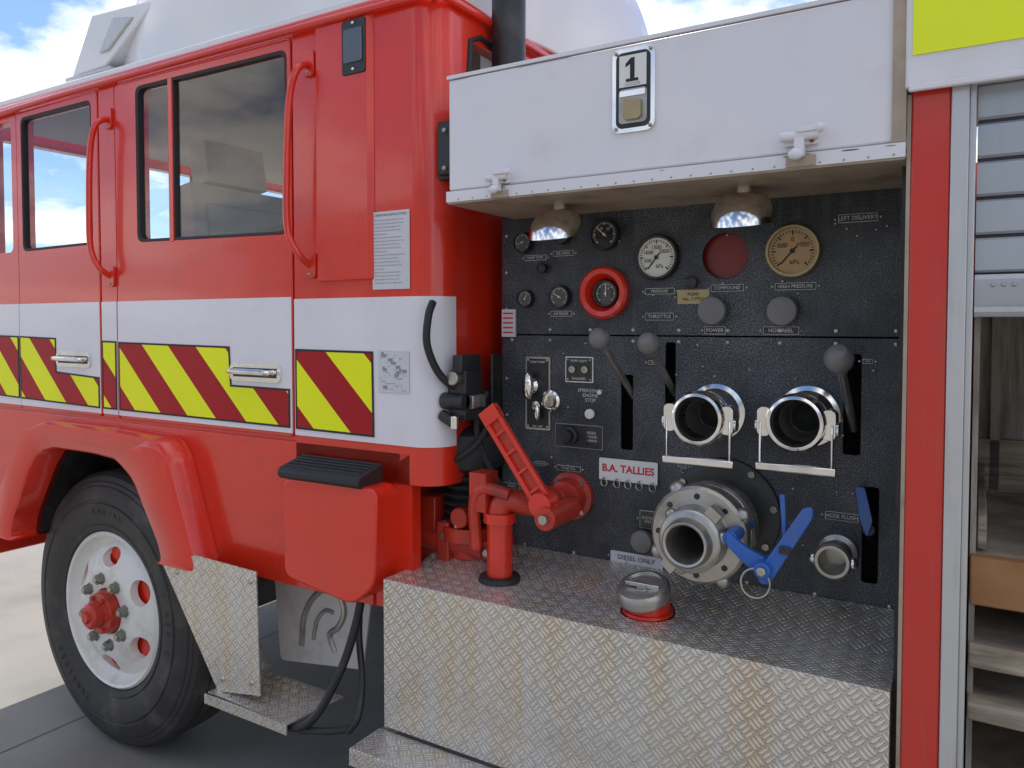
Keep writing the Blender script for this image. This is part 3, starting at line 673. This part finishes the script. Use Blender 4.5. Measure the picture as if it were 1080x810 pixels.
for x,z in ((-.916,1.487),(-.852,1.487),(-.916,1.436),(-.852,1.436)): screw(b,x,z,.003,PY-.005)
fin(b,"warning_light_plate",panel,weld=False)
b=B(); b.text("EMERGENCY\nENGINE\nSTOP",.0125,-.853,PY-.0008,1.395,TINK); b.lathe((-.853,PY,1.348),(0,-1,0),[(.013,0),(.013,.008),(.010,.010),(.0001,.010)],WINK,18); b.lathe((-.826,PY,1.405),(0,-1,0),[(.006,0),(.006,.006),(.0001,.007)],WINK,12)
fin(b,"emergency_stop",panel,weld=False)
b=B(); b.prism(rrect(-.955,-.817,1.256,1.318,.003),PY-.002,PY-.0002,GREYINK); b.prism(rrect(-.953,-.819,1.258,1.316,.003),PY-.003,PY-.001,FACEK)
b.text("SPEED\n- TANK\n- MAIN",.010,-.848,PY-.0036,1.288,TINK); b.lathe((-.910,PY-.002,1.288),(0,-1,0),[(.026,0),(.024,.010),(.017,.012),(.015,.028),(.0001,.029)],BLKM,12)
fin(b,"rotary_switch",panel,weld=False)
def lever(name,k,foot_,r=.026,m=GREYK):
    b=B(); k=Vector(k); f=Vector(foot_); d=(f-k).normalized()
    b.cyl(k+d*.015,f+d*.04,.0085,STEEL,14); b.lathe(k,-d,[(.0001,r*.95),(r*.6,r*.8),(r*.95,r*.35),(r,-r*.1),(r*.85,-r*.6),(r*.45,-r*.95),(.011,-r*1.5)],m,24)
    return fin(b,name,panel,bevel=.0008)
lever("lever",(-.76,.15,1.546),(-.748,.30,1.42)); lever("lever",(-.638,.15,1.536),(-.638,.30,1.43)); lever("lever",(-.236,.15,1.511),(-.230,.30,1.375),.029)
b=B(); b.prism(rquad([(-.216,1.235),(-.198,1.235),(-.182,1.165),(-.192,1.13),(-.206,1.165)],.006),.262,.274,BLUE); b.cyl((-.19,.268,1.145),(-.19,.33,1.12),.012,BLKM); fin(b,"drain_lever",panel,bevel=.002)
def coupling(x,z):
    b=B(); o=(x,PY,z); ax=(0,-1,0)
    b.lathe(o,ax,[(.068,-.002),(.068,.008),(.056,.012),(.048,.03),(.046,.085),(.052,.092),(.058,.096),(.060,.118),(.054,.124),(.059,.130),(.061,.150),(.056,.158),(.050,.160),(.046,.154),(.0445,.140),(.0435,.10)],CHROME,48,caps=False)
    b.lathe(o,ax,[(.0435,.10),(.040,.05),(.034,.03),(.0001,.03)],STEEL,40,caps=False)
    for s in (-1,1):
        b.prism(rrect(x+s*.064-.014,x+s*.064+.014,z-.032,z+.030,.012),PY-.148,PY-.112,CHROME)
        b.cyl((x+s*.083,PY-.132,z-.010),(x+s*.056,PY-.132,z-.010),.015,CHROME,20)
    d=fin(b,"delivery_outlet",panel,bevel=.001)
    b=B(); b.lathe(o,ax,[(.033,.0305),(.030,.035),(.012,.042),(.0001,.042)],DARK,32); fin(b,"outlet_dark_ball",d)  # near-black cap that makes the outlet's inside darker
    b=B(); b.box(x-.074,x-.068,PY-.15,PY-.140,z-.088,z+.0,CHROME,); b.box(x+.068,x+.074,PY-.15,PY-.140,z-.088,z+.0,CHROME)
    b.box(x-.080,x+.080,PY-.152,PY-.138,z-.104,z-.087,CHROME)
    fin(b,"outlet_bail_handle",d,bevel=.003)
coupling(-.524,1.372); coupling(-.318,1.376)
# suction inlet
sx,sz=-.512,1.122
o=(sx,PY,sz); ax=(0,-1,0)
b=B(); b.lathe((sx+.01,PY,sz+.015),ax,[(.128,0),(.128,.010),(.115,.016),(.100,.02)],BLKM,48)
for k in range(8): a=2*pi*k/8+.2; b.cyl((sx+.01+.117*math.cos(a),PY-.01,sz+.015+.117*math.sin(a)),(sx+.01+.117*math.cos(a),PY-.022,sz+.015+.117*math.sin(a)),.009,STEEL,6)
si=fin(b,"suction_inlet",panel,bevel=.001)
b=B(); b.lathe(o,ax,[(.09,.016),(.094,.05),(.102,.056),(.102,.09),(.096,.098),(.085,.10),(.08,.125),(.084,.13),(.104,.135),(.107,.15),(.107,.175),(.100,.182),(.070,.186),(.066,.20),(.068,.205),(.068,.232),(.062,.238),(.052,.24),(.050,.262),(.046,.268),(.041,.266),(.038,.25),(.036,.2),(.034,.12),(.0001,.12)],STEEL,56)
for k in range(4):
    a=2*pi*k/4+.5; b.ball((sx+.106*math.cos(a),PY-.162,sz+.106*math.sin(a)),.018,STEEL,1,1,1)
for k in range(3):
    a=2*pi*k/3+.2; b.ball((sx+.066*math.cos(a),PY-.22,sz+.066*math.sin(a)),.014,STEEL,1,.9,1)
for k in range(8):
    a=2*pi*k/8; b.lathe((sx+.086*math.cos(a),PY-.182,sz+.086*math.sin(a)),ax,[(.007,-.002),(.007,.005)],BLKM,6)
for k in range(2):
    a=pi*k+.9; M=Matrix.Translation((sx,PY-.215,sz))@Matrix.Rotation(-a,4,'Y'); b.box(.05,.088,-.014,.014,-.016,.016,STEEL,M)
fin(b,"suction_coupling",si,bevel=.0012)
b=B(); b.lathe(o,ax,[(.0335,.1205),(.0001,.1215)],DARK,32); fin(b,"inlet_dark_disc",si)  # near-black disc across the bottom of the bore
b=B()
b.prism(rquad([(-.262,1.232),(-.280,1.228),(-.366,1.085),(-.358,1.066),(-.340,1.070),(-.262,1.21)],.008),.035,.044,BLUE)
b.prism(rquad([(-.430,1.160),(-.430,1.130),(-.385,1.090),(-.35,1.095),(-.35,1.115),(-.39,1.130)],.01),.05,.066,BLUE)
b.cyl((-.352,.02,1.098),(-.352,.09,1.098),.016,BLUE); b.cyl((-.425,.058,1.142),(-.425,.20,1.142),.015,BLUE); b.prism([(-.318,1.12),(-.310,1.12),(-.318,1.245),(-.328,1.245)],.055,.062,BLUE)
b.cyl((-.352,.012,1.098),(-.352,.022,1.098),.010,STEEL,6)
b.prism(rrect(-.322,-.300,1.135,1.150,.004),.028,.046,BLKM)
b.lathe((-.365,.03,1.070),(0,-1,.2),[(.028,0),(.031,.004),(.028,.008),(.025,.004)],STEEL,28,close=True)
fin(b,"butterfly_valve_handle",si,bevel=.002)
b=B(); b.lathe((-.252,PY,1.083),(0,-1,0),[(.042,0),(.040,.02),(.030,.024),(.030,.06),(.037,.064),(.038,.09),(.034,.096),(.028,.096),(.026,.08),(.022,.03),(.0001,.03)],STEEL,36)
for k in range(2): b.ball((-.252+(-1)**k*.038,PY-.08,1.083),.012,CHROME)
fin(b,"small_outlet",panel)
# red valve
b=B(); b.lathe((-.905,PY,1.130),(0,-1,0),[(.062,0),(.062,.014),(.05,.018),(.045,.03),(.045,.05),(.03,.055),(.0001,.056)],REDM,32)
b.tube([(-.92,.26,1.13),(-.96,.2,1.12),(-1.02,.16,1.13),(-1.036,.15,1.10),(-1.036,.15,1.06)],.030,REDM,seg=18); b.ball((-.93,.2,1.125),.045,REDM)
for k in range(4): a=pi/4+pi/2*k; b.cyl((-.905+.052*math.cos(a),PY-.012,1.13+.052*math.sin(a)),(-.905+.052*math.cos(a),PY-.022,1.13+.052*math.sin(a)),.007,STEEL,6)
v=fin(b,"red_valve",panel)
b=B(); 
dirv=(Vector((-1.03,.12,1.353))-Vector((-.862,.12,1.125))).normalized(); ang=math.atan2(dirv.z,dirv.x)
M=Matrix.Translation((-.868,.12,1.118))@Matrix.Rotation(-ang,4,'Y')
for s in (-1,1): b.box(.03,.30,-.012,.0,s*.021-.006,s*.021+.006,RED,M)
b.box(.0,.295,-.002,.006,-.025,.025,REDM,M)
for k in range(4): b.box(.07+.055*k,.078+.055*k,-.010,-.001,-.02,.02,RED,M)
b.box(.27,.31,-.014,.008,-.027,.027,RED,M)
b.cyl(M@Vector((0,-.04,0)),M@Vector((0,.10,0)),.028,REDM,20); b.cyl(M@Vector((0,-.052,0)),M@Vector((0,-.038,0)),.013,STEEL,6)
b.cyl(M@Vector((.035,-.03,.0)),M@Vector((.035,.02,0)),.03,RED,20)
fin(b,"valve_handle",v,bevel=.002)
b=B(); b.cyl((-1.036,.15,.93),(-1.036,.15,1.10),.033,RED,28); b.lathe((-1.036,.15,1.075),(0,0,1),[(.042,0),(.042,.025)],RED,28); b.lathe((-1.036,.15,.925),(0,0,1),[(.055,.0),(.052,.012),(.036,.014)],BLK,28)
b.tube([(-1.10,.14,1.0),(-1.10,.13,1.12),(-1.07,.13,1.16),(-1.0,.14,1.15)],.016,REDM); b.box(-1.11,-1.06,.12,.18,1.10,1.20,REDM); fin(b,"drain_pipe",v,bevel=.001)

# ------------------------------------------------------------------ locker above panel
b=B(); b.box(-1.079,-.120,.006,.31,1.878,2.163,WPAINT); lk=fin(b,"overhead_locker",truck,bevel=.004)
b=B(); b.box(-1.081,-.118,-.004,.006,1.896,2.155,WPAINT); fin(b,"locker_door",lk,bevel=.004)
b=B(); b.box(-1.085,-.112,-.010,.012,1.868,1.893,WPAINT); b.box(-1.083,-.113,-.006,.30,1.864,1.868,CREAM); b.box(-.134,-.112,-.0095,.0115,1.894,2.17,CREAM); b.box(-1.085,-.135,-.007,.01,2.157,2.165,WPAINT)
for k in range(24):
    x=-1.05+.04*k; b.ball((x,-.010,1.873),.0020,CREAM,seg=8)
for x,w_ in ((-.29,.05),(-.20,.03),(-.135,.018),(-.93,.02),(-.55,.012)): b.ball((x,-.0102,1.889),.5*w_,RUST,1,.012,.10,seg=12)
fin(b,"locker_frame",lk,bevel=.002)
def latch(x,z,s):
    b=B()
    b.box(x-.03*s,x+.03*s,-.018,-.004,z-.012*s,z+.016*s,WPAINT); b.cyl((x-.034*s,-.024,z+.004*s),(x+.034*s,-.024,z+.004*s),.009*s,WPAINT)
    b.box(x-.009*s,x+.009*s,-.032,-.016,z-.034*s,z+.004*s,WPAINT); b.box(x-.004*s,x+.036*s,-.036,-.026,z+.008*s,z+.018*s,WPAINT); b.ball((x+.036*s,-.031,z+.013*s),.009*s,WPAINT)
    b.ball((x-.005*s,-.032,z-.030*s),.014*s,WPAINT,1,.7,.8); b.box(x-.026*s,x+.026*s,-.016,-.010,z-.05*s,z-.030*s,CREAM)
    b.ball((x-.02*s,-.019,z+.010*s),.004*s,RUST); b.ball((x+.02*s,-.019,z-.006*s),.004*s,RUST)
    fin(b,"latch",lk,bevel=.0015)
latch(-.934,1.908,.85); latch(-.283,1.918,1.0)
b=B(); b.prism(rrect(-.659,-.566,1.974,2.146,.018),-.010,-.0035,CHROME)
b.prism(rrect(-.650,-.575,1.983,2.137,.014),-.0115,-.006,BLKM); b.prism(rrect(-.643,-.582,1.992,2.062,.008),-.0125,-.009,STEEL); b.prism(rrect(-.632,-.593,1.998,2.040,.008),-.020,-.0115,BRASS)
b.box(-.640,-.585,-.016,-.009,2.046,2.058,CHROME)
b.box(-.642,-.583,-.0135,-.010,2.066,2.130,WINK)
b.prism([(-.608,2.124),(-.608,2.082),(-.600,2.082),(-.600,2.076),(-.627,2.076),(-.627,2.082),(-.618,2.082),(-.618,2.111),(-.628,2.106),(-.628,2.113),(-.616,2.124)],-.0142,-.0134,INK)
b.text("LOCKER",.009,-.6125,-.0142,2.0705,GREYINK)
for x,z in ((-.650,2.137),(-.575,2.137),(-.650,1.983),(-.575,1.983)): b.ball((x,-.0115,z),.004,STEEL,seg=10)
fin(b,"number_latch_plate",lk,bevel=.0006,weld=False,label="recessed chrome latch with a number 1 card")
# panel lamps
for x,y in ((-.858,.13),(-.420,.12)):
    b=B(); vs=[];fs=[];N=12;S=28
    zb=1.786
    for j in range(N+1):
        th=pi/2*j/N
        for i in range(S):
            a=2*pi*i/S; r_=math.cos(th)**.65
            vs.append((x+.064*math.cos(a)*r_,y-.052*math.sin(a)*r_-.014*math.cos(th)*(1+math.sin(a)),zb+.068*math.sin(th)**.9-.014*math.sin(a)*r_))
    for j in range(N):
        for i in range(S): k=(i+1)%S; fs.append((j*S+i,j*S+k,(j+1)*S+k,(j+1)*S+i))
    b.raw(vs,fs,CHROME)
    b.raw([(x+.058*math.cos(2*pi*i/24),y-.055*math.sin(2*pi*i/24)-.008,zb+.004-.012*math.sin(2*pi*i/24)) for i in range(24)],[tuple(range(24))],STEEL)
    b.cyl((x,y+.01,zb+.055),(x,y+.01,1.87),.018,CHROME)
    fin(b,"panel_lamp",lk)

# ------------------------------------------------------------------ chequer step box
b=B()
b.prismx([(0.0,.925),(.155,.925),(.298,.975),(.298,.60),(.0,.54)],-1.295,-.122,CHEQ)
st=fin(b,"chequer_step_box",truck,bevel=.006,segs=3,cut=[B().cyl((-1.036,.15,.80),(-1.036,.15,1.2),.05,DARK,28),B().cyl((-.632,.14,.80),(-.632,.14,1.2),.062,DARK,28)])
b=B(); b.prismz([(-1.31,-.11),(-.122,-.11),(-.122,-.002),(-1.31,-.002)],.528,.532,CHEQ); b.box(-1.31,-.122,-.114,-.11,.49,.53,CHEQ); b.box(-1.31,-1.305,-.11,.3,.49,.527,CHEQ)
fin(b,"lower_step",truck)
b=B(); b.cyl((-.632,.14,.85),(-.632,.14,.955),.050,RED,32); b.lathe((-.632,.14,.925),(0,0,1),[(.058,0),(.057,.006),(.05,.007)],RED,32); f=fin(b,"diesel_filler",truck)
b=B(); b.lathe((-.634,.130,.960),(-.08,-.34,1),[(.055,0),(.060,.004),(.061,.026),(.056,.034),(.047,.036),(.044,.030),(.014,.028),(.013,.036),(.0001,.037)],STEEL,40)
Mf=Matrix.Translation((-.636,.118,.992))@Matrix.Rotation(rad(18),4,'X'); b.box(-.040,.040,-.004,.004,-.004,.006,CHROME,Mf)
fin(b,"filler_cap",f,bevel=.001)

# ------------------------------------------------------------------ rear body: post, shutter, shelves
b=B(); b.box(-.104,-.045,.0,.05,.42,1.98,POSTR); fin(b,"red_post",truck,bevel=.003)
b=B(); b.box(-.111,-.1045,.002,.045,.42,1.975,CREAM); fin(b,"post_trim",truck)
b=B(); b.box(-.0445,-.018,-.003,.03,.42,1.985,ALU); b.box(-.018,-.008,.008,.07,.42,1.985,ALU); fin(b,"shutter_guide",truck,bevel=.0015)
b=B(); b.box(-.114,1.3,-.014,.35,1.982,2.75,WPAINT); ub=fin(b,"upper_body_panel",truck,bevel=.004)
b=B(); b.box(-.103,1.3,-.0165,-.0145,2.036,2.75,YEL); fin(b,"yellow_marking",ub)
b=B(); b.box(-.108,1.3,-.022,-.013,1.974,1.986,WPAINT); fin(b,"body_trim",ub,bevel=.003)
b=B(); z=1.665
while z<1.98:
    b.prismx([(.045,z+.001),(.028,z+.002),(.0235,z+.006),(.0225,z+.030),(.0235,z+.056),(.028,z+.0600),(.045,z+.0605)],-.006,1.25,SLAT)
    b.prismx([(.045,z+.060),(.031,z+.060),(.031,z+.065),(.045,z+.065)],-.006,1.25,BLKM); z+=.064
b.prismx([(.05,1.592),(.018,1.592),(.014,1.598),(.014,1.655),(.020,1.663),(.05,1.663)],-.006,1.25,SLAT)
b.prismx([(.018,1.60),(.008,1.60),(.008,1.608),(.018,1.612)],-.006,1.25,ALU)
for x in (.02,.035,.05,.2): b.ball((x,.0135,1.645),.0035,STEEL,seg=10)
fin(b,"roller_shutter",truck)
b=B(); b.box(.0,1.25,.72,.73,.4,1.95,WOODV); b.box(-.005,.004,.072,.72,.4,1.95,WOODV); b.box(1.25,1.26,.07,.72,.4,1.95,WOODV); b.box(0,1.25,.07,.72,1.70,1.71,WOODV)
b.box(.03,.05,.70,.72,1.17,1.70,WOODV)
fin(b,"locker_compartment",truck)
b=B(); b.box(.005,1.24,.70,.715,1.172,1.30,WOOD); b.box(.006,.02,.09,.70,1.18,1.24,WOOD); fin(b,"kick_board",truck,bevel=.002)
for nm,za,zb,y0,mm,lab in (("shelf",1.09,1.175,.05,TIMB,"brown timber-fronted shelf"),("shelf",.975,1.018,.06,WOOD,None),("shelf",.885,.925,.05,WOOD,None),("shelf",.70,.73,.05,WOOD,None)):
    b=B(); b.box(-.004,1.24,y0,y0+.03,za,zb,mm); b.box(-.004,1.24,y0+.03,.70,zb-.022,zb-.002,WOOD); fin(b,nm,truck,bevel=.003,label=lab)
b=B(); b.box(-.11,1.3,.3,2.1,.42,.60,BLKM); b.box(1.26,1.30,.0,2.1,.42,2.0,RED); b.box(-.11,1.3,.74,2.1,.6,1.98,RED); fin(b,"rear_body",truck)

# ------------------------------------------------------------------ ground & building behind viewer (seen in reflections)
b=B(); b.raw([(-400,-400,0),(400,-400,0),(400,400,0),(-400,400,0)],[(0,1,2,3)],CONC)
fin(b,"ground",kind="structure")
bd=empty("building",(-6,-22,0),"long pale station building with grey roller doors","building")
b=B(); b.box(-26,14,-28,-20,0,4.6,BWALL); 
for i in range(11): b.box(-25.6+3.9*i,-25.3+3.9*i,-20,-19.8,0,4.6,BWALL)
fin(b,"wall",bd)
b=B(); b.prismx([(-28.6,4.6),(-19.2,4.6),(-19.2,4.9),(-24,6.6),(-28.6,4.9)],-26.5,14.5,BROOF); fin(b,"roof",bd)
for i in range(6):
    b=B(); b.box(-23.5+6.2*i,-20+6.2*i,-20.0,-19.93,0.01,3.6,BDOOR)
    for k in range(9): b.box(-23.5+6.2*i,-20+6.2*i,-19.93,-19.90,.38*k+.2,.38*k+.23,BDOOR)
    fin(b,"roller_door",bd)

# ------------------------------------------------------------------ light
el,rot=rad(60),rad(-38)
w=bpy.data.worlds.new("World"); sc.world=w; w.use_nodes=True; nt=w.node_tree; nt.nodes.clear()
ow=nt.nodes.new("ShaderNodeOutputWorld"); bg=nt.nodes.new("ShaderNodeBackground"); sk=nt.nodes.new("ShaderNodeTexSky")
sk.sky_type='NISHITA'; sk.sun_disc=False; sk.sun_elevation=el; sk.sun_rotation=rot; sk.air_density=1.0; sk.dust_density=.6
tc=texco(nt,"Generated"); sp=nt.nodes.new("ShaderNodeSeparateXYZ"); nt.links.new(tc,sp.inputs[0])
zz=mth(nt,'ADD',mth(nt,'MAXIMUM',sp.outputs[2],0),.25)
cb=nt.nodes.new("ShaderNodeCombineXYZ"); nt.links.new(mth(nt,'DIVIDE',sp.outputs[0],zz),cb.inputs[0]); nt.links.new(mth(nt,'DIVIDE',sp.outputs[1],zz),cb.inputs[1])
cl=ramp(nt,noise(nt,cb.outputs[0],1.7,7,.58),.47,.60)
skc=mixc(nt,1.0,sk.outputs[0],(.80,.95,1.16,1),'MULTIPLY')
mx=mixc(nt,mth(nt,'MULTIPLY',cl,.9),skc,(13.0,12.5,11.8,1))
nt.links.new(mx,bg.inputs[0]); bg.inputs[1].default_value=.15; nt.links.new(bg.outputs[0],ow.inputs[0])
sd=bpy.data.lights.new("sun",'SUN'); sd.energy=4.8; sd.angle=rad(.5); sd.color=(1,.95,.87); so=bpy.data.objects.new("sun",sd); col.objects.link(so)
tv=Vector((math.sin(rot)*math.cos(el),math.cos(rot)*math.cos(el),math.sin(el))); so.rotation_euler=tv.to_track_quat('Z','Y').to_euler(); so.location=(0,0,8)
# ------------------------------------------------------------------ camera
cd=bpy.data.cameras.new("camera"); cam=bpy.data.objects.new("camera",cd); col.objects.link(cam); sc.camera=cam
cam.location=(0,-1.5,1.58); cam.rotation_euler=(rad(88),0,rad(31.2)); cd.sensor_width=36; cd.lens=27.03; cd.shift_y=-.0324; cd.clip_start=.05; cd.clip_end=1500
sc.view_settings.view_transform='Standard'; sc.view_settings.look='None'; sc.view_settings.exposure=0
